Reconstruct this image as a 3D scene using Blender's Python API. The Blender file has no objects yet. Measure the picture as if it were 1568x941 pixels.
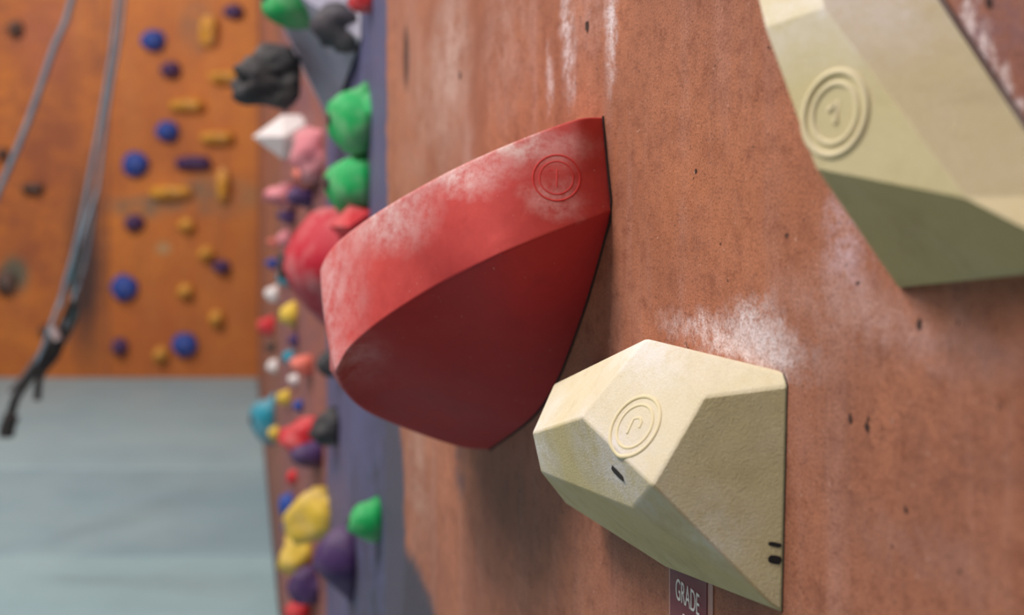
# Indoor climbing gym.  Units: metres, z up, mat surface at z=0.
# The near wall is a real vertical plywood plane running away from the photographer at 17 degrees.
# Holds on it are placed from image pixels: W() turns a pixel + assumed protrusion from the wall into
# wall coordinates (x along wall, y height, z off the wall), so every vertex has a 3-D position.
import bpy, bmesh, math, random
from mathutils import Vector, Matrix, noise as mnoise
from mathutils.bvhtree import BVHTree
random.seed(4)
SC=bpy.context.scene
COL=SC.collection
SC.view_settings.view_transform='Standard'
SC.view_settings.look='None'
EYE=1.31
F=2000.;CX=784.;HZ=250.
A0,AB=0.49,0.30573
ca,sa=math.cos(math.radians(17)),math.sin(math.radians(17))
def W(px,py,w):
    q=(px-CX)/F
    u=(A0-ca*w+sa*q*w)/(sa+ca*q)
    Y=ca*u-sa*w
    return Vector((-u,EYE+(HZ-py)/F*Y,w))
def onplane(px,py,p0,n):
    w=0.05
    for _ in range(20):
        f0=n.dot(W(px,py,w)-p0); f1=n.dot(W(px,py,w+1e-4)-p0)
        w-=f0/((f1-f0)/1e-4)
    return W(px,py,w)
def frame(origin,e1,e3):
    e2=Vector((0,0,1)); m=Matrix.Identity(4)
    for i in range(3):
        m[i][0]=e1[i];m[i][1]=e2[i];m[i][2]=e3[i];m[i][3]=origin[i]
    return m
MA=frame((A0,0,0),(sa,-ca,0),(-ca,-sa,0))
CAML=MA.inverted()@Vector((0,0,EYE))
def lin(r,g,b):
    f=lambda c:(c/255/12.92) if c/255<=.04045 else ((c/255+.055)/1.055)**2.4
    return (f(r),f(g),f(b),1)
class NT:
    def __init__(s,name,rough=.8,spec=.3):
        s.m=bpy.data.materials.new(name); s.m.use_nodes=True
        s.t=s.m.node_tree; s.b=s.t.nodes['Principled BSDF']
        s.b.inputs['Roughness'].default_value=rough
        s.b.inputs['Specular IOR Level'].default_value=spec
        tc=s.t.nodes.new('ShaderNodeTexCoord'); s.co=tc.outputs['Object']
    def n(s,k): return s.t.nodes.new(k)
    def l(s,a,b): s.t.links.new(a,b)
    def setin(s,sock,v):
        if isinstance(v,bpy.types.NodeSocket): s.l(v,sock)
        else: sock.default_value=v
    def noise(s,scale,detail=4,rough=.6,vec=None,dist=0,out='Fac'):
        n=s.n('ShaderNodeTexNoise'); n.inputs['Scale'].default_value=scale
        n.inputs['Detail'].default_value=detail;n.inputs['Roughness'].default_value=rough
        n.inputs['Distortion'].default_value=dist
        s.l(vec or s.co,n.inputs['Vector']); return n.outputs[out]
    def vm(s,op,a,b=None):
        n=s.n('ShaderNodeVectorMath'); n.operation=op
        s.setin(n.inputs[0],a)
        if b is not None: s.setin(n.inputs[1],b)
        return n.outputs['Value'] if op=='LENGTH' else n.outputs[0]
    def ma(s,op,a,b=0.):
        n=s.n('ShaderNodeMath'); n.operation=op
        s.setin(n.inputs[0],a); s.setin(n.inputs[1],b); return n.outputs[0]
    def mr(s,v,a,b,c=0.,d=1.):
        n=s.n('ShaderNodeMapRange'); s.l(v,n.inputs[0])
        for i,x in enumerate((a,b,c,d)): n.inputs[i+1].default_value=x
        return n.outputs[0]
    def mix(s,f,a,b,mode='MIX'):
        n=s.n('ShaderNodeMix'); n.data_type='RGBA'; n.blend_type=mode
        s.setin(n.inputs[0],f); s.setin(n.inputs[6],a); s.setin(n.inputs[7],b); return n.outputs[2]
    def bump(s,h,strength=.3,dist=.002,prev=None):
        n=s.n('ShaderNodeBump'); n.inputs['Strength'].default_value=strength; n.inputs['Distance'].default_value=dist
        s.l(h,n.inputs['Height'])
        if prev: s.l(prev,n.inputs['Normal'])
        return n.outputs[0]
    def out(s,col=None,nor=None):
        if col is not None: s.setin(s.b.inputs['Base Color'],col)
        if nor is not None: s.l(nor,s.b.inputs['Normal'])
        return s.m
def wall_mat(name,c1,c2,c3,spots=(),fine=1.0,scratch=.35,grain=1.0):
    s=NT(name,.6,.33)
    big=s.noise(2.3*fine,6,.65,dist=.6)
    col=s.mix(s.mr(big,.35,.65),c1,c2)
    med=s.noise(11*fine,6,.75,dist=.4)
    col=s.mix(s.mr(med,.42,.68,0,.65),col,c2)
    stre=s.noise(1.0,6,.65,vec=s.vm('MULTIPLY',s.co,(16*fine,1.5*fine,5)))
    col=s.mix(s.mr(stre,.5,.76,0,scratch),col,c3)
    st2=s.noise(1.0,5,.7,vec=s.vm('MULTIPLY',s.co,(60*fine,4*fine,5)))
    col=s.mix(s.mr(st2,.53,.78,0,scratch*.9),col,lin(96,58,46))
    mot=s.noise(48*fine,6,.8)
    col=s.mix(s.mr(mot,.48,.7,0,.75*grain),col,lin(120,64,44))
    wob=s.vm('SCALE',s.vm('SUBTRACT',s.noise(9,6,.75,out='Color'),(.5,.5,.5)))
    wob.node.inputs['Scale'].default_value=.09
    wc=s.vm('ADD',s.co,wob)
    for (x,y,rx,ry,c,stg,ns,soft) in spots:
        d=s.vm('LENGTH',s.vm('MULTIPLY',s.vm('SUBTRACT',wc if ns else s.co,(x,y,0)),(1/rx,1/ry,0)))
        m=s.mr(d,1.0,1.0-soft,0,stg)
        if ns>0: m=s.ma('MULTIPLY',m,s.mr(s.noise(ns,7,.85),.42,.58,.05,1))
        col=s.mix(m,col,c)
    fn=s.noise(420*fine,3,.7)
    col=s.mix(s.mr(fn,.48,.7,0,.6*grain),col,lin(74,42,33))
    fn2=s.noise(260*fine,4,.8)
    col=s.mix(s.mr(fn2,.56,.74,0,.4*grain),col,lin(206,142,112))
    wn=s.noise(130*fine,5,.85)
    col=s.mix(s.mr(wn,.62,.71,0,.85),col,lin(218,186,172))
    v=s.noise(75*fine,3,.6)
    col=s.mix(s.mr(v,.68,.73,0,.85),col,lin(56,34,30))
    nb=s.bump(fn,.45,.0014); nb=s.bump(mot,.35,.003,nb)
    return s.out(col,nb)
def hold_mat(name,c,dust=.25,dustc=None,bs=300,bstr=.25,bd=.0008,rough=.75,spots=(),dirt=None,lit_tint=None,sand=False):
    s=NT(name,rough,.3)
    n1=s.noise(9,6,.7)
    col=s.mix(s.mr(n1,.45,.75,0,dust),c,dustc or lin(235,215,210))
    n3=s.noise(60,5,.8)
    col=s.mix(s.mr(n3,.6,.78,0,dust*.8),col,dustc or lin(235,215,210))
    if dirt: 
        col=s.mix(s.mr(s.noise(16,6,.8,dist=.5),.48,.7,0,.55),col,dirt)
    if lit_tint:   # lighter tint on faces not pointing down: lighting put into the colour
        lo,hi,amt,cc=lit_tint
        g=s.n('ShaderNodeNewGeometry'); sx=s.n('ShaderNodeSeparateXYZ'); s.l(g.outputs['Normal'],sx.inputs[0])
        m=s.ma('MULTIPLY',s.mr(sx.outputs[2],lo,hi,0,amt),s.mr(s.noise(22,6,.8),.3,.62,.5,1))
        col=s.mix(m,col,cc)
    wob=s.vm('SCALE',s.vm('SUBTRACT',s.noise(14,5,.7,out='Color'),(.5,.5,.5)))
    wob.node.inputs['Scale'].default_value=.05
    wc=s.vm('ADD',s.co,wob)
    for (p,r,cc,stg,ns) in spots:
        d=s.vm('LENGTH',s.vm('MULTIPLY',s.vm('SUBTRACT',wc,tuple(p)),tuple(1/a for a in r)))
        m=s.mr(d,1,.2,0,stg)
        if ns: m=s.ma('MULTIPLY',m,s.mr(s.noise(ns,7,.85),.38,.6,.1,1))
        col=s.mix(m,col,cc)
    sp_=s.noise(210,3,.7)
    col=s.mix(s.mr(sp_,.7,.78,0,.6),col,lin(240,225,215))
    fn=s.noise(bs,3,.65)
    nb=s.bump(fn,bstr,bd)
    if sand:
        f2=s.noise(900,2,.8); nb=s.bump(f2,.5,.0007,nb)
        col=s.mix(s.mr(f2,.5,.75,0,.35),col,dirt or c)
    return s.out(col,nb)
def plain(name,c,rough=.7,var=.15):
    s=NT(name,rough,.3)
    return s.out(s.mix(s.mr(s.noise(12,4),.4,.7,0,var),c,(.6,.55,.52,1)))
def mkobj(name,verts,faces,mats,M=None,smooth=False,parent=None):
    me=bpy.data.meshes.new(name); me.from_pydata([tuple(v) for v in verts],[],faces); 
    bm=bmesh.new(); bm.from_mesh(me); bmesh.ops.remove_doubles(bm,verts=bm.verts,dist=.0004)
    bmesh.ops.recalc_face_normals(bm,faces=bm.faces); bm.to_mesh(me); bm.free()
    for m in (mats if isinstance(mats,(list,tuple)) else [mats]): me.materials.append(m)
    for p in me.polygons: p.use_smooth=smooth
    o=bpy.data.objects.new(name,me); COL.objects.link(o)
    if parent: o.parent=parent
    if M is not None and not parent: o.matrix_world=M
    return o
BOXF=[(0,1,2,3),(4,5,6,7),(0,1,5,4),(3,2,6,7),(0,3,7,4),(1,2,6,5)]
def prism(name,poly,z0,z1,mat):
    n=len(poly); v=[(x,y,z0) for x,y in poly]+[(x,y,z1) for x,y in poly]
    f=[list(range(n)),list(range(n,2*n))]+[[i,(i+1)%n,n+(i+1)%n,n+i] for i in range(n)]
    return mkobj(name,v,f,mat)
def cat(pts,n):
    P=[pts[0]*2-pts[1]]+list(pts)+[pts[-1]*2-pts[-2]]
    D=[]
    for i in range(1,len(P)-2):
        for k in range(12):
            t=k/12; a,b,c,d=P[i-1],P[i],P[i+1],P[i+2]
            D.append(.5*((2*b)+(c-a)*t+(2*a-5*b+4*c-d)*t*t+(3*b-a-3*c+d)*t**3))
    D.append(P[-2])
    L=[0]
    for i in range(1,len(D)): L.append(L[-1]+(D[i]-D[i-1]).length)
    out=[];j=0
    for i in range(n+1):
        s=L[-1]*i/n
        while j<len(L)-2 and L[j+1]<s: j+=1
        t=(s-L[j])/max(1e-9,L[j+1]-L[j]); out.append(D[j].lerp(D[j+1],min(1,t)))
    return out
def tube(name,pts,r,mat,parent=None,M=None,cyclic=False,res=3):
    cu=bpy.data.curves.new(name,'CURVE'); cu.dimensions='3D'; cu.bevel_depth=r; cu.bevel_resolution=res; cu.use_fill_caps=True
    sp=cu.splines.new('POLY'); sp.points.add(len(pts)-1)
    for p,q in zip(sp.points,pts): p.co=(*q,1)
    sp.use_cyclic_u=cyclic; cu.materials.append(mat)
    o=bpy.data.objects.new(name,cu); COL.objects.link(o)
    dg=bpy.context.evaluated_depsgraph_get(); me=bpy.data.meshes.new_from_object(o.evaluated_get(dg))
    bpy.data.objects.remove(o); o=bpy.data.objects.new(name,me); COL.objects.link(o)
    for p in me.polygons: p.use_smooth=True
    if parent: o.parent=parent
    elif M is not None: o.matrix_world=M
    return o
def bvh(o):
    dg=bpy.context.evaluated_depsgraph_get(); dg.update()
    me=o.evaluated_get(dg).to_mesh(); 
    return BVHTree.FromPolygons([v.co.copy() for v in me.vertices],[list(p.vertices) for p in me.polygons])
def hit(b,px,py):
    d=(W(px,py,.05)-CAML).normalized(); l,n,i,dd=b.ray_cast(CAML,d); return l,(n if n.dot(d)<0 else -n)
def basis(n,up=Vector((0,1,0))):
    n=n.normalized(); e2=(up-n*up.dot(n)).normalized(); return e2.cross(n),e2,n
def drape(b,p,n,h):
    l,nn,i,d=b.ray_cast(p+n*.04,-n); return (l if l is not None else p)+n*h
def logo(parent,b,c,n,r,mat,glyph='r',thick=.0014,sink=.0,asp=1.0):
    e1,e2,n=basis(n); e1=e1*asp
    for k,rr in enumerate((1.0,.72)):
        tube(f'logo_ring_{k+1}',[drape(b,c+(e1*math.cos(t)+e2*math.sin(t))*r*rr,n,-sink) for t in [i*math.tau/56 for i in range(56)]],thick*(1.2-.2*k),mat,parent,cyclic=True)
    G={'r':[(-.17,-.26),(-.17,.2),(.04,.27),(.2,.16),(.2,-.02)],'T':[(-.28,.3),(.3,.3),(.02,.3),(.02,-.38)],'1':[(-.2,.05),(.05,.24),(.05,-.22)]}[glyph]
    tube('logo_glyph',[drape(b,c+(e1*x+e2*y)*r*1.1,n,-sink) for x,y in G],thick,mat,parent)
def slot(parent,name,b,c,n,dirv,L,Wd,mat,h=.0006):
    n=n.normalized(); d=(dirv-n*dirv.dot(n)).normalized(); s=d.cross(n); top=[]
    for i in range(24):
        t=i*math.tau/24; x=math.cos(t);y=math.sin(t); k=1+.22*mnoise.noise(Vector((x*2,y*2,L*900)))
        top.append(drape(b,c+d*(math.copysign(abs(x)**.7,x)*L*k)+s*(math.copysign(abs(y)**.7,y)*Wd*k),n,h))
    v=top+[p-n*.003 for p in top]
    f=[list(range(24)),list(range(24,48))]+[[i,(i+1)%24,24+(i+1)%24,24+i] for i in range(24)]
    return mkobj(name,v,f,mat,None,False,parent)
brown1=lin(188,120,90); brown2=lin(150,92,70); chalk=lin(232,214,216); pinkch=lin(200,156,146)
def sp(px,py,rx,ry,c,s,ns,soft=.8):
    p=W(px,py,0); Y=-p.x*ca
    return (round(p.x,3),round(p.y,3),round(rx/ (F/Y)/ .35,3),round(ry/F*Y,3),c,s,ns,soft)
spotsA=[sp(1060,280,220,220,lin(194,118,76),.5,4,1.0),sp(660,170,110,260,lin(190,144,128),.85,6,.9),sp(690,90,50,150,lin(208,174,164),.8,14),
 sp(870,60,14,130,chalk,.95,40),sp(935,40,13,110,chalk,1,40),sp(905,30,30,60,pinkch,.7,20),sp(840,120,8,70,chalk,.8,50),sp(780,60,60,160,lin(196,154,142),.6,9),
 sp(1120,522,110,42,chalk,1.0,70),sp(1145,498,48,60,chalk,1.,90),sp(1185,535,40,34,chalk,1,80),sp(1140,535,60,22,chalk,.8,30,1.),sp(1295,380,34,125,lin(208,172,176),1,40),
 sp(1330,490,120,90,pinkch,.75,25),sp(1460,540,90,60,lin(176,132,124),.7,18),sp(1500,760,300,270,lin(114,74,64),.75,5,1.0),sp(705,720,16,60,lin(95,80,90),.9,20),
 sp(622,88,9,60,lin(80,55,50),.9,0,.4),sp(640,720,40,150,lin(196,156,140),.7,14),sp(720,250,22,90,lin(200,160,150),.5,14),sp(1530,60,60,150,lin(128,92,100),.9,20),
 sp(1495,25,10,55,chalk,1.,60,.5),sp(1522,85,11,55,chalk,1.,90,.5),sp(1552,150,12,55,chalk,1.,90,.5),sp(800,760,60,90,lin(104,70,64),.6,8,1.),sp(1230,700,30,200,lin(176,120,102),.5,20),  # dark brown spot below the red hold is its shadow painted on
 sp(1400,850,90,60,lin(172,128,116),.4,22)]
bluegrey=lin(84,88,118)
spotsA+=[(-2.62,2.0,.19,3.0,bluegrey,1.0,-1,.06),(-2.50,.42,.74,.28,lin(66,64,78),1.0,-1,.1),(-2.46,.68,.18,.28,lin(76,76,94),1,-1,.1)]
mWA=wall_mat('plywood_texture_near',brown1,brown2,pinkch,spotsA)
mWC=wall_mat('painted_blue_panel',lin(92,94,136),lin(74,78,110),lin(140,120,130),[(.80,.55,.22,.75,lin(58,58,72),.95,6,.6),(.2,.5,.3,.4,lin(110,88,110),.7,8,.6),(.55,.35,.2,.45,lin(66,60,74),.9,7,.5)],.8,grain=.3)
mWD=wall_mat('plywood_orange_dusty',lin(168,100,80),lin(120,84,96),lin(200,150,140),(),.8)
mWB=wall_mat('plywood_orange_side',lin(178,102,66),lin(120,82,76),lin(190,140,120),(),.6)
def wallseg(name,P,Q,mat,z0=-.3,z1=4.2,th=.08):
    P=Vector((*P,0));Q=Vector((*Q,0)); e1=(P-Q).normalized(); e3=e1.cross(Vector((0,0,1)))
    L=(P-Q).length
    v=[(0,z0,0),(L,z0,0),(L,z1,0),(0,z1,0),(0,z0,-th),(L,z0,-th),(L,z1,-th),(0,z1,-th)]
    return mkobj(name,v,BOXF,mat,frame(Q,e1,e3))
K1=(-.2284,2.35);K2=(-.454,3.2);K3=(-.673,3.8);K4=(-1.560,8.02)
v=[(-2.457,-.3,0),(1.7,-.3,0),(1.7,4.2,0),(-2.457,4.2,0)]
v+= [(a,b,-.08) for a,b,c in v]
mkobj('wall_right',v,BOXF,mWA,MA)
wallseg('wall_right_blue_panel',K1,K2,mWC); wallseg('wall_right_middle_panel',K2,K3,mWD); wallseg('wall_right_far_panel',K3,K4,mWB)
fx=lambda px:(px-784)*.004
fz=lambda py:EYE+(250-py)*.004
gg=lin(112,98,82)
spF=[(fx(40),fz(200),.70,1.7,lin(138,74,48),.85,3,.6),(fx(330),fz(300),.42,.15,gg,1,6,.5),(fx(215),fz(318),.28,.09,gg,.9,6,.5),
 (fx(132),fz(410),.16,.75,lin(62,44,42),1,-1,.7),(fx(300),fz(40),.12,.2,gg,.8,8,.5),(fx(20),fz(420),.12,.14,lin(80,90,78),.9,-1,.5),(fx(70),fz(60),.25,.35,lin(176,98,66),.6,4,.5),
 (fx(370),fz(150),.15,1.5,lin(212,128,48),.5,3,.8),(fx(230),fz(500),.4,.3,lin(176,90,44),.6,4,.8),(fx(250),fz(380),.06,.05,lin(170,140,100),.8,0,.5),(fx(150),fz(200),.08,1.8,lin(120,66,46),.7,3,.8)]
mF=wall_mat('plywood_orange_far',lin(208,122,46),lin(172,94,42),lin(196,130,74),spF,.5,.35,.6)
mkobj('wall_far',[(-9,-.3,0),(-1.5,-.3,0),(-1.5,4.2,0),(-9,4.2,0),(-9,-.3,-.1),(-1.5,-.3,-.1),(-1.5,4.2,-.1),(-9,4.2,-.1)],BOXF,mF,frame((0,8,0),(1,0,0),(0,-1,0)))
seam=plain('seam_dark',lin(130,72,42),.9)
for i,x in enumerate((fx(165),)):
    mkobj(f'trim_{i+1}',[(x-.006,7.996,0),(x+.006,7.996,0),(x+.006,7.996,4.2),(x-.006,7.996,4.2),(x-.006,8.01,0),(x+.006,8.01,0),(x+.006,8.01,4.2),(x-.006,8.01,4.2)],BOXF,seam)
prism('floor',[(-9,-2),(1.5,-2),(1.5,8.2),(-9,8.2)],-.35,-.3,plain('concrete',lin(110,108,105),.9))
prism('ceiling',[(-9,-2),(1.5,-2),(1.5,8.2),(-9,8.2)],4.2,4.25,plain('ceiling_paint',lin(130,130,130),.9))
def rx(y):
    g=.003
    if y<2.35: return A0-AB*y-g
    if y<3.2: return .397-.266*y-g
    if y<3.8: return .714-.365*y-g
    return .125-.21*y-g
def matmat(name,c):
    s=NT(name,.5,.35)
    n=s.noise(1.4,5,.6); col=s.mix(s.mr(n,.35,.7,0,.45),c,lin(160,182,186))
    n=s.noise(5,5,.7); col=s.mix(s.mr(n,.5,.75,0,.3),col,lin(116,136,142))
    return s.out(col,s.bump(s.noise(3,3),.3,.01))
for i,(a,b,c) in enumerate(((-1.9,4.37,lin(136,166,174)),(4.38,5.615,lin(122,150,162)),(5.625,7.99,lin(136,162,172)))):
    ys=[a]+[y for y in (2.35,3.2,3.8) if a<y<b]+[b]
    poly=[(-8.9,a)]+[(rx(y),y) for y in ys]+[(-8.9,b)]
    o=prism('crash_mat',poly,-.295,0,matmat('mat_vinyl',c))
    bv=o.modifiers.new('b','BEVEL'); bv.width=.006; bv.segments=3
# ---------------- big red hold
tip_t=W(488,415,.235); tip_b=W(514,570,.235)
T=[W(924,178,0),W(905,176,.018),W(850,192,.05),W(750,232,.11),W(680,265,.145),W(600,310,.185),W(540,350,.212),W(503,383,.23),tip_t]
B=[W(937,322,0),W(910,332,.02),W(860,350,.053),W(760,392,.115),W(670,437,.152),W(600,480,.19),W(548,520,.215),W(520,550,.232),tip_b]
C=[W(937,322,0),W(925,372,0),W(900,460,0),W(870,545,0),W(850,590,0),W(815,640,0),W(750,688,0)]
K=[tip_b,W(528,600,.21),W(556,627,.175),W(600,648,.13),W(680,678,.06),W(730,690,.015),W(750,688,0)]
V=Vector
Tf=[V((-1.97,1.15,0)),V((-1.93,1.16,.09)),V((-1.86,1.165,.16)),V((-1.78,1.17,.205)),tip_t]
Bf=[V((-1.97,1.04,0)),V((-1.94,1.04,.09)),V((-1.87,1.045,.16)),V((-1.79,1.05,.205)),tip_b]
Cf=[V((-1.97,1.04,0)),V((-1.93,.99,0)),V((-1.86,.95,0)),C[-1]]
G=[T[0],V((-1.5,1.30,0)),V((-1.7,1.25,0)),V((-1.85,1.18,0)),Tf[0]]
verts=[];faces=[]
def grid(rows):
    o=len(verts)
    for r in rows: verts.extend(r)
    m=len(rows[0])
    for j in range(len(rows)-1):
        for i in range(m-1):
            faces.append([o+j*m+i,o+j*m+i+1,o+(j+1)*m+i+1,o+(j+1)*m+i])
N=14
def fan(Bc,Cc,Kc,bul):
    b=cat(Bc,N);c=cat(Cc,N);k=cat(Kc,N);rows=[]
    for j in range(N+1):
        t=j/N;row=[]
        for i in range(N+1):
            s=i/N
            p=b[j].lerp(c[j],s)+(k[i]-b[N].lerp(c[N],s))*t**2
            p=p+bul*math.sin(math.pi*s)*math.sin(math.pi*t)
            row.append(p)
        rows.append(row)
    grid(rows)
fan(B,C,K,V((.003,-.004,.004))); fan(Bf,Cf,K,V((-.01,-.01,.02)))
for TT,BB in ((T,B),(Tf,Bf)):
    t=cat(TT,N);b=cat(BB,N)
    grid([[t[i].lerp(b[i],s)+V((0,0,.004))*math.sin(math.pi*s)*min(1,min(i,N)/3) for i in range(N+1)] for s in (0,.08,.3,.55,.8,.94,1)])
tt=cat(T,N)+cat(Tf,N)[::-1][1:]; g2=cat(G,2*N)
grid([[tt[i].lerp(g2[i],s)+V((0,-.03,0))*math.sin(math.pi*s)*math.sin(math.pi*i/(2*N)) for i in range(2*N+1)] for s in (0,.06,.3,.6,1)])
redc=lin(166,40,42)
pk=lin(212,160,160); ctip=W(500,450,.23)
mRed=hold_mat('red_polyurethane',redc,.12,lin(184,100,98),260,.14,.0007,.75,
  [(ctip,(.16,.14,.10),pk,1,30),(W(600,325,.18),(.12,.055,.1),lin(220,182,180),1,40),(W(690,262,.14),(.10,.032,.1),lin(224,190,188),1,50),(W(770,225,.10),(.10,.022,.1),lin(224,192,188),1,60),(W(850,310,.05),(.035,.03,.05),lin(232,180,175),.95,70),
   (W(860,225,.05),(.06,.03,.05),lin(220,145,140),.6,40),(W(520,548,.23),(.05,.02,.05),lin(210,160,160),.9,40),(W(650,560,.1),(.2,.15,.2),lin(140,60,64),.6,12)],dirt=lin(144,38,42),lit_tint=(-.25,.05,.68,lin(214,82,76)))  # dark body red, brighter off the underside: lit and shaded look painted in
red=mkobj('red_climbing_hold',verts,faces,mRed,MA,True)
bm=bmesh.new(); bm.from_mesh(red.data); cl=bm.edges.layers.float.new('crease_edge')
for e in bm.edges:
    if len(e.link_faces)==2 and e.calc_face_angle()>.5: e[cl]=.4
bm.to_mesh(red.data); bm.free()
md=red.modifiers.new('s','SUBSURF'); md.levels=2; md.render_levels=2
blk=plain('black_mark',lin(34,27,28),.8,.05); gapm=plain('gap_shadow_dark',lin(40,22,20),.9,.02)  # second material: dark strip colour standing in for shadow in the mounting gap
b=bvh(red); c,n=hit(b,852,272)
mRedL=hold_mat('red_logo',lin(200,38,38),.35,lin(218,96,90),260,.1,lit_tint=(-.25,.05,.3,lin(214,82,76)))
logo(red,b,c,n,.023,mRedL,'T',.0009,.0005)
tube('gap_shadow',[p+V((.0006,0,.0002)) for p in cat([T[0]]+[T[0].lerp(C[0],.5)]+C,30)],.0017,gapm,red)  # added dark tube draws the shadow line where hold meets wall
# ---------------- cream holds
cream=lin(206,188,142)
def faceted(name,P,faces_,mat,bev=.006):
    keys=list(P); o=mkobj(name,[P[k] for k in keys],[[keys.index(k) for k in f] for f in faces_],mat,MA)
    b=o.modifiers.new('b','BEVEL'); b.width=bev; b.segments=4; b.limit_method='ANGLE'; b.angle_limit=math.radians(8)
    for p in o.data.polygons: p.use_smooth=True
    wn=o.modifiers.new('w','WEIGHTED_NORMAL'); wn.keep_sharp=False
    return o
def fn(P,a,b,c):
    n=(P[b]-P[a]).cross(P[c]-P[a]).normalized(); return n if n.z>0 else -n
P1=dict(Bv=W(1200,572,.0),Bk=W(1206,590,0),D=W(1198,937,0),D2=W(1180,925,.008),K=W(1078,607,.042),M=W(998,742,.085),J=W(890,638,.10),
 H=W(815,662,.098),I=W(848,588,.055),N=W(828,722,.085),P=W(866,770,.04),Q=W(1020,868,.006),R=W(968,778,.074))
P1['A']=onplane(990,518,P1['K'],fn(P1,'K','M','J'))
a0=W(992,528,-.004)
P1['A_']=a0;P1['B_']=V((P1['Bk'].x,P1['Bv'].y,-.004));P1['D_']=V((P1['D'].x,P1['D'].y,-.004))
P1['Q_']=V((P1['Q'].x,P1['Q'].y+.002,-.004));P1['P_']=V((-1.40,1.00,-.004));P1['I_']=V((-1.42,1.09,-.004))
f1=[['A','Bv','Bk','K'],['A','K','M','J'],['A','J','H','I'],['H','J','M','R','N'],['M','D2','R'],['K','Bk','D','D2','M'],['N','R','Q','P'],['R','D2','Q'],
 ['D2','D','Q'],['H','N','P','I'],
 ['A','A_','B_','Bv'],['Bv','B_','Bk'],['Bk','B_','D_','D'],['D','D_','Q_','Q'],['Q','Q_','P_','P'],['P','P_','I_','I'],['I','I_','A_','A']]
dusty=lin(230,222,216); drt=lin(172,152,110)
lit_cream=(-.05,.5,.6,lin(228,218,202))  # upward faces tinted whiter, overhead light put into the cream colour
mBe=hold_mat('cream_polyurethane',cream,.4,lin(224,212,188),420,.5,.0009,.88,
  [(P1['J'].lerp(P1['M'],.4)+V((0,-.02,0)),(.10,.06,.06),lin(220,212,212),1,25),(P1['A'],(.12,.06,.08),dusty,1,25),(P1['M'].lerp(P1['D'],.4),(.05,.05,.05),lin(228,220,208),.7,30),(P1['H'],(.06,.06,.06),dusty,1,25)],dirt=drt,lit_tint=lit_cream,sand=True)
h1=faceted('cream_climbing_hold',P1,f1,mBe)
mLogo=hold_mat('cream_logo',lin(218,202,158),.2,None,300,.1,lit_tint=(-.05,.5,.4,lin(228,218,196)))
b=bvh(h1); c,n=hit(b,972,652); logo(h1,b,c,n,.0255,mLogo,'r',.0017,.0008)
c,n=hit(b,946,724); slot(h1,'screw_hole',b,c,n,P1['M']-P1['J'],.010,.0032,blk)
for i,(px,py) in enumerate(((1187,833),(1187,856))):
    c,n=hit(b,px,py); slot(h1,f'painted_mark_{i+1}',b,c,n,V((1,-.1,-.6)),.0050,.0017+.0014*i,blk,.0004)
tube('gap_shadow',[P1['Bv']+V((.0002,0,0)),P1['Bk']+V((.0002,0,0)),P1['D']+V((.0002,0,0))],.0007,gapm,h1)  # thin added tube painting the contact shadow down the wall edge
P2=dict(V1=W(1250,258,.08),V2=W(1172,42,.085),V4=W(1480,303,.045),V8=W(1640,385,.025),X1=W(1375,440,.002),X2=W(1640,412,.002),
 X3=W(1640,300,.002),X4=W(1440,0,.002),X5=W(1340,-150,.002),V5=W(1235,-130,.05),V6=W(1140,-90,.055))
P2['V3']=onplane(1262,12,P2['V1'],fn(P2,'V1','V2','V4'))
for k,p in (('X1_',P2['X1']),('X2_',P2['X2']),('X3_',P2['X3']),('X4_',P2['X4']),('X5_',P2['X5'])): P2[k]=V((p.x,p.y,-.004))
P2['L1']=V((-.925,1.31,-.004));P2['L2']=V((-.985,1.42,-.004));P2['L3']=V((-.96,1.50,-.004))
f2=[['V1','V2','V3','V4'],['V1','V4','V8','X2','X1'],['V4','X3','V8'],['V3','X4','X3','V4'],['V3','V5','X5','X4'],['V2','V6','V5','V3'],['V8','X3','X2'],
 ['X1','X2','X2_','X1_'],['X2','X3','X3_','X2_'],['X3','X4','X4_','X3_'],['X4','X5','X5_','X4_'],
 ['V1','X1','X1_','L1'],['V1','L1','L2','V2'],['V2','L2','L3','V6'],['V6','L3','X5_','V5'],['V5','X5_','X5']]
mBe2=hold_mat('cream_polyurethane_b',lin(202,186,136),.35,lin(220,208,180),420,.5,.0009,.88,
  [(P2['V3'],(.12,.05,.06),dusty,.8,25),(P2['X4'].lerp(P2['V3'],.4),(.04,.06,.08),dusty,.7,30)],dirt=drt,lit_tint=(-.05,.5,.4,lin(228,218,198)),sand=True)
h2=faceted('cream_climbing_hold.001',P2,f2,mBe2,.007)
b=bvh(h2); c,n=hit(b,1278,174); logo(h2,b,c,n,.0245,mLogo,'1',.0023,.0010,.88)
tube('gap_shadow',[P2['X5']+V((.001,0,0)),P2['X4']+V((.001,0,0)),P2['X3']+V((.001,0,0))],.0018,plain('gap_shadow_grey',lin(96,76,72),.9),h2)  # added grey-brown tube serves as the shadow line beside this hold
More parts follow.
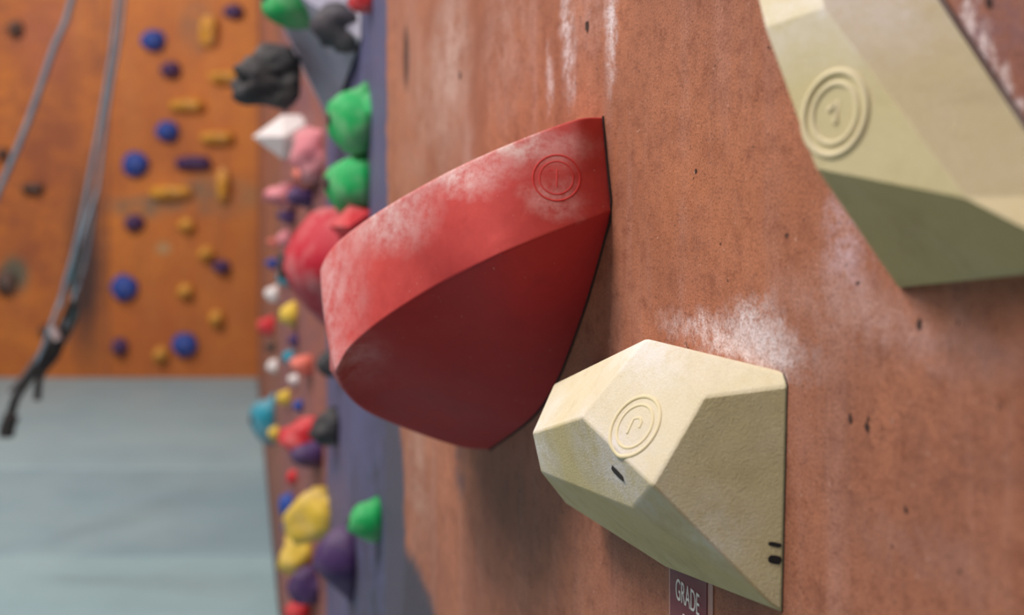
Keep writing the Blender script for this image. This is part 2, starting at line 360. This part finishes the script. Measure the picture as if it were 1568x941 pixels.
# ---------------- grade tag
tagm=plain('maroon_card',lin(116,50,60),.5,.1); clr=plain('clear_sleeve',lin(170,116,104),.25,.1); wht=plain('white_print',lin(225,220,218),.6,.05)
a=W(1029,868,0); b_=W(1085,868,0)
xl,xr=a.x,b_.x; top=a.y+.01
def slab(name,x0,x1,y0,y1,z0,z1,mat,parent):
    v=[(x0,y0,z0),(x1,y0,z0),(x1,y1,z0),(x0,y1,z0),(x0,y0,z1),(x1,y0,z1),(x1,y1,z1),(x0,y1,z1)]
    return mkobj(name,v,BOXF,mat,None,False,parent)
tag=bpy.data.objects.new('grade_tag',None); COL.objects.link(tag); tag.matrix_world=MA
slab('sleeve',xl-.004,xr+.010,top-.12,top,-.001,.001,clr,tag); slab('card',xl,xr,top-.118,top,.0005,.0018,tagm,tag)
for txt,yy,sz in (('GRADE',.0,.024),('5+',-.034,.034)):
    cu=bpy.data.curves.new('t','FONT'); cu.body=txt; cu.size=sz; cu.align_x='CENTER'; cu.extrude=.0003; cu.materials.append(wht)
    o=bpy.data.objects.new('tag_text',cu); COL.objects.link(o); o.parent=tag
    o.location=((xl+xr)/2,W(1057,929,0).y+yy,.0021); o.scale=(.62,1.1,1)
hv=[];hf=[]
for px,py,r in ((900,40,.0055),(1408,496,.0025),(1303,640,.0022),(1328,652,.0028),(1388,780,.0018),(705,115,.005),(1066,262,.0018),(1330,640,.0014),(1515,5,.003)):
    c=W(px,py,0); o=len(hv); n_=14
    for i in range(n_):
        t=i*math.tau/n_; rr=r*random.uniform(.6,1.25); hv.append((c.x+math.cos(t)*rr,c.y+math.sin(t)*rr*1.4,.0006))
    hf.append(list(range(o,o+n_)))
mkobj('bolt_holes',hv,hf,plain('hole_dark',lin(58,38,34),.9,.05),MA)
# ---------------- small holds
cols=dict(blue=lin(34,68,150),purple=lin(70,44,92),yellow=lin(206,142,40),gold=lin(215,178,62),green=lin(22,160,84),red=lin(196,36,46),black=lin(46,44,48),grey=lin(66,62,70),
 teal=lin(30,136,160),white=lin(225,215,215),pink=lin(206,120,130),salmon=lin(214,110,95),dark=lin(70,48,40),crim=lin(180,30,50))
cm={k:hold_mat('hold_'+k,c,.35 if k not in('blue','purple','black','grey') else .12,None,120,.2,.002,.6) for k,c in cols.items()}
boltm=plain('bolt_steel',lin(60,60,62),.4,.1)
SEG=dict(C=(.397,.266),D=(.714,.365),B=(.125,.21))
def hold(name,pos,e1,e3,sx,sy,d,color,kind='round',seed=0,sub=3):
    bm=bmesh.new(); bmesh.ops.create_icosphere(bm,subdivisions=1 if kind=='facet' else sub,radius=1)
    off=Vector((seed*3.1,seed*1.7,seed*.9))
    for v in bm.verts:
        c=v.co.copy(); x,y,z=c
        if kind=='crimp':
            x=math.copysign(abs(x)**.6,x); y=math.copysign(abs(y)**.75,y); z=math.copysign(abs(z)**.6,z)
            if y>0: y*=.75-.3*max(z,0)
            else: z*=1-.35*abs(y)
        elif kind=='drop':
            if y<0: k=1+y*.55; x*=k; z*=1+y*.35
            else: z*=1-.25*y
            y=y if y<.75 else .75
        elif kind=='rock':
            k=1+.38*mnoise.noise(c*1.7+off)+.15*mnoise.noise(c*4+off); x*=k;y*=k;z*=k
        elif kind=='facet':
            k=1+.3*mnoise.noise(c*2.3+off); x*=k;y*=k;z*=k
        elif kind=='spike':
            if y<0: k=(1+y*.8); x*=k; z*=max(.2,k)
        if kind in('round','crimp'):
            k=1+.16*mnoise.noise(c*1.6+off); x*=k;y*=k;z*=k
            if kind=='round' and y>.25 and z>.2: y-=.18*(y-.25)
        z=z if z>0 else z*.03
        v.co=(x*sx,y*sy,z*d)
    zc=max(v.co.z for v in bm.verts if abs(v.co.x)<sx*.5 and abs(v.co.y)<sy*.5)
    bs=set()
    if kind in('crimp','round','drop'):
        r=min(sx,sy)*.18
        g=bmesh.ops.create_cone(bm,cap_ends=True,segments=12,radius1=r*1.1,radius2=r*.9,depth=d*.3)
        for v in g['verts']: v.co.z+=zc-d*.14
        bs={f for v in g['verts'] for f in v.link_faces}
    me=bpy.data.meshes.new(name)
    for f in bm.faces:
        f.smooth=(kind!='facet') and f not in bs
        f.material_index=1 if f in bs else 0
    bm.to_mesh(me);bm.free(); me.materials.append(cm[color]); me.materials.append(boltm)
    o=bpy.data.objects.new(name,me); COL.objects.link(o); o.matrix_world=frame(pos,e1,e3); return o
cnt=0
def sh(seg,px,py,dpx,hpx,color,kind='round',wf_=1.0,nm=None):
    global cnt; cnt+=1
    a,b=SEG[seg]; q=(px-784)/2000; Y=a/(q+b); X=q*Y; z=EYE+(250-py)/2000*Y
    L=math.hypot(1,b); k=Y/2000
    nmc={'crim':'crimson','dark':'brown'}.get(color,color)
    hold((nm or f'{nmc}_climbing_hold'),Vector((X,Y,z)),(b/L,-1/L,0),(-1/L,-b/L,0),hpx*k*wf_,hpx*k,dpx*k*1.02,color,kind,cnt)
small=[('C',560,182,58,57,'green','round'),('C',558,280,56,56,'green','round'),('C',580,795,48,34,'green','round'),
('C',548,40,66,42,'grey','rock'),('C',568,2,34,20,'red','round'),('C',520,555,35,22,'black','rock'),
('C',546,405,114,116,'crim','drop',1.0),('C',562,345,60,36,'red','facet'),
('D',500,788,58,42,'gold','rock'),('D',470,845,38,35,'gold','rock'),('C',540,862,60,62,'purple','spike',.7),('D',482,895,42,28,'purple','rock'),('D',472,932,36,20,'red','round'),
('D',482,668,52,30,'red','rock'),('D',490,694,46,22,'purple','round'),('C',516,655,40,28,'black','rock'),('D',475,557,30,21,'salmon','crimp'),('D',452,480,25,20,'gold','round'),
('B',420,640,34,40,'teal','round',.8),('D',442,608,20,13,'gold','round'),('B',425,662,15,12,'gold','round'),('D',448,546,16,12,'teal','round'),('D',446,772,20,20,'blue','round'),('D',446,805,14,14,'blue','round'),
('B',420,498,27,17,'red','round'),('B',425,450,20,14,'white','round'),('B',426,370,18,10,'salmon','crimp'),('B',424,402,18,10,'blue','crimp'),('D',452,298,42,18,'pink','rock'),('D',476,300,40,18,'purple','round'),
('D',462,210,70,40,'white','facet'),('D',486,235,42,42,'pink','rock'),('D',478,265,30,22,'salmon','rock'),('D',444,365,20,14,'pink','round'),('D',440,425,16,14,'teal','round'),('B',424,560,16,12,'white','round'),
('B',422,530,16,10,'dark','round'),('D',455,520,14,12,'purple','round'),('D',462,620,14,10,'blue','round'),('D',452,730,14,12,'red','round'),('D',455,580,14,10,'white','crimp'),('D',450,330,26,14,'purple','crimp')]
for s in small: sh(*s)
far=[('blue',235,62,20,18),('blue',257,201,18,17),('blue',208,251,21,20),('blue',191,440,21,20),('blue',283,527,20,19),
('purple',262,107,16,13),('purple',297,248,27,13),('purple',206,341,16,13),('purple',340,408,14,11),('purple',184,530,13,14),('purple',358,18,16,12),
('yellow',320,45,13,30),('yellow',342,117,23,12),('yellow',287,160,26,12),('yellow',333,210,25,12),('yellow',263,293,33,13),('yellow',343,280,10,32),
('yellow',287,345,13,12),('yellow',317,388,13,12),('yellow',285,445,13,12),('yellow',333,487,13,14),('yellow',247,542,12,13),
('dark',52,287,17,9),('dark',25,45,12,14),('dark',10,432,16,18),('dark',70,505,10,8),('dark',5,235,10,9)]
for i,(c,px,py,rx_,ry_) in enumerate(far):
    nmc='brown' if c=='dark' else c
    hold(f'{nmc}_climbing_hold',Vector((fx(px),8.0,fz(py))),(1,0,0),(0,-1,0),rx_*.004,ry_*.004,.075,c,'crimp' if rx_/ry_>1.5 or ry_/rx_>1.5 else 'round',i+50)
def PW(px,py,Y): return Vector(((px-784)/2000*Y,Y,EYE+(250-py)/2000*Y))
gv=[PW(385,-60,2.72),PW(505,188,2.98),PW(552,60,2.62),PW(556,-160,2.62),PW(470,-150,3.35),PW(470,120,3.25),PW(552,60,2.75),PW(556,-160,2.8)]
mGV=hold_mat('grey_volume_paint',lin(172,168,188),.3,None,200,.2)
mkobj('grey_climbing_volume',gv,[[0,1,2,3],[0,4,5,1],[0,3,7,4],[3,2,6,7],[1,5,6,2],[4,7,6,5]],mGV)
p=PW(440,120,2.86)
hold('black_climbing_hold',p,(.5,-.85,0),(-.85,-.5,0),.09,.066,.115,'black','rock',91,4)
p=PW(470,0,2.76); hold('green_climbing_hold',p,(.5,-.85,0),(-.85,-.5,0),.075,.066,.10,'green','round',92,3)
# ---------------- ropes
ropem=plain('blue_grey_rope',lin(110,128,144),.8,.2); blkw=plain('black_webbing',lin(34,30,32),.8,.05)
def PR(L,Y=4.2): return [PW(x,y,Y+d) for x,y,d in L]
e=bpy.data.objects.new('climbing_rope',None); COL.objects.link(e)
tube('strand_1',cat(PR([(150,-1125,0),(140,-300,0),(114,-20,0),(82,75,0),(42,190,0),(-5,300,0),(-60,420,.1)]),40),.010,ropem,e)
e2=bpy.data.objects.new('climbing_rope.001',None); COL.objects.link(e2)
tube('strand_1',cat(PR([(196,-1125,0),(192,-300,0),(180,0,0),(160,150,0),(140,260,0),(118,370,0),(98,440,0),(92,470,0)]),40),.008,ropem,e2)
tube('strand_2',cat(PR([(204,-1125,.1),(200,-300,.1),(190,0,.1),(166,160,.1),(150,290,.1),(132,400,.1),(108,470,0),(90,530,0)]),40),.006,ropem,e2)
tube('strand_3',cat(PR([(150,290,.1),(120,380,.05),(96,450,.05),(70,520,.0),(52,570,0)]),20),.007,ropem,e2)
tube('strand_4',cat(PR([(120,380,.05),(112,430,.05),(116,480,.05),(96,525,.0)]),20),.010,plain('teal_rope',lin(60,100,110),.8,.2),e2)
tube('webbing_1',cat(PR([(112,462,0),(95,500,0),(70,545,0),(40,585,0),(22,615,0),(10,665,0)]),30),.014,blkw,e2)
tube('webbing_2',cat(PR([(100,500,0),(88,540,0),(62,575,0),(57,612,0)]),20),.012,blkw,e2)
tube('webbing_3',cat(PR([(88,512,0),(62,540,.03),(34,578,.02),(14,600,.0)]),20),.008,plain('grey_webbing',lin(90,86,90),.8,.1),e2)
tube('belay_end',cat(PR([(18,636,-.02),(11,655,-.02),(10,668,-.02)]),8),.024,blkw,e2)
tube('buckle',PR([(78,502,-.03),(86,512,-.03),(88,520,-.03)]),.013,plain('aluminium',lin(190,170,172),.4,.1),e2)
# ---------------- light
w=bpy.data.worlds.new('gym'); SC.world=w; w.use_nodes=True
w.node_tree.nodes['Background'].inputs[0].default_value=(.95,.95,1,1); w.node_tree.nodes['Background'].inputs[1].default_value=.15
def area(name,loc,size,power,target=None,col=(1,.955,.9)):
    l=bpy.data.lights.new(name,'AREA'); l.energy=power; l.size=size; l.color=col
    o=bpy.data.objects.new(name,l); COL.objects.link(o); o.location=loc
    t=Vector(target) if target else Vector((loc[0],loc[1],0))
    o.rotation_euler=(t-Vector(loc)).to_track_quat('-Z','Y').to_euler(); return o
area('ceiling_light',(-1.7,1.1,4.1),1.4,225,(0.1,1.2,1.2))
area('ceiling_light.001',(-3.2,5.0,4.1),1.6,225,(-2.4,7.5,1))
area('ceiling_light.002',(-3.5,2.4,4.1),1.6,90)
cd=bpy.data.cameras.new('camera'); cam=bpy.data.objects.new('camera',cd); COL.objects.link(cam)
cam.location=(0,0,EYE); cam.rotation_euler=(math.pi/2,0,0); cd.sensor_width=36; cd.lens=2000/1568*36; cd.shift_y=-220.5/1568
cd.clip_start=.05; cd.dof.use_dof=True; cd.dof.focus_distance=1.12; cd.dof.aperture_fstop=3.7
SC.camera=cam
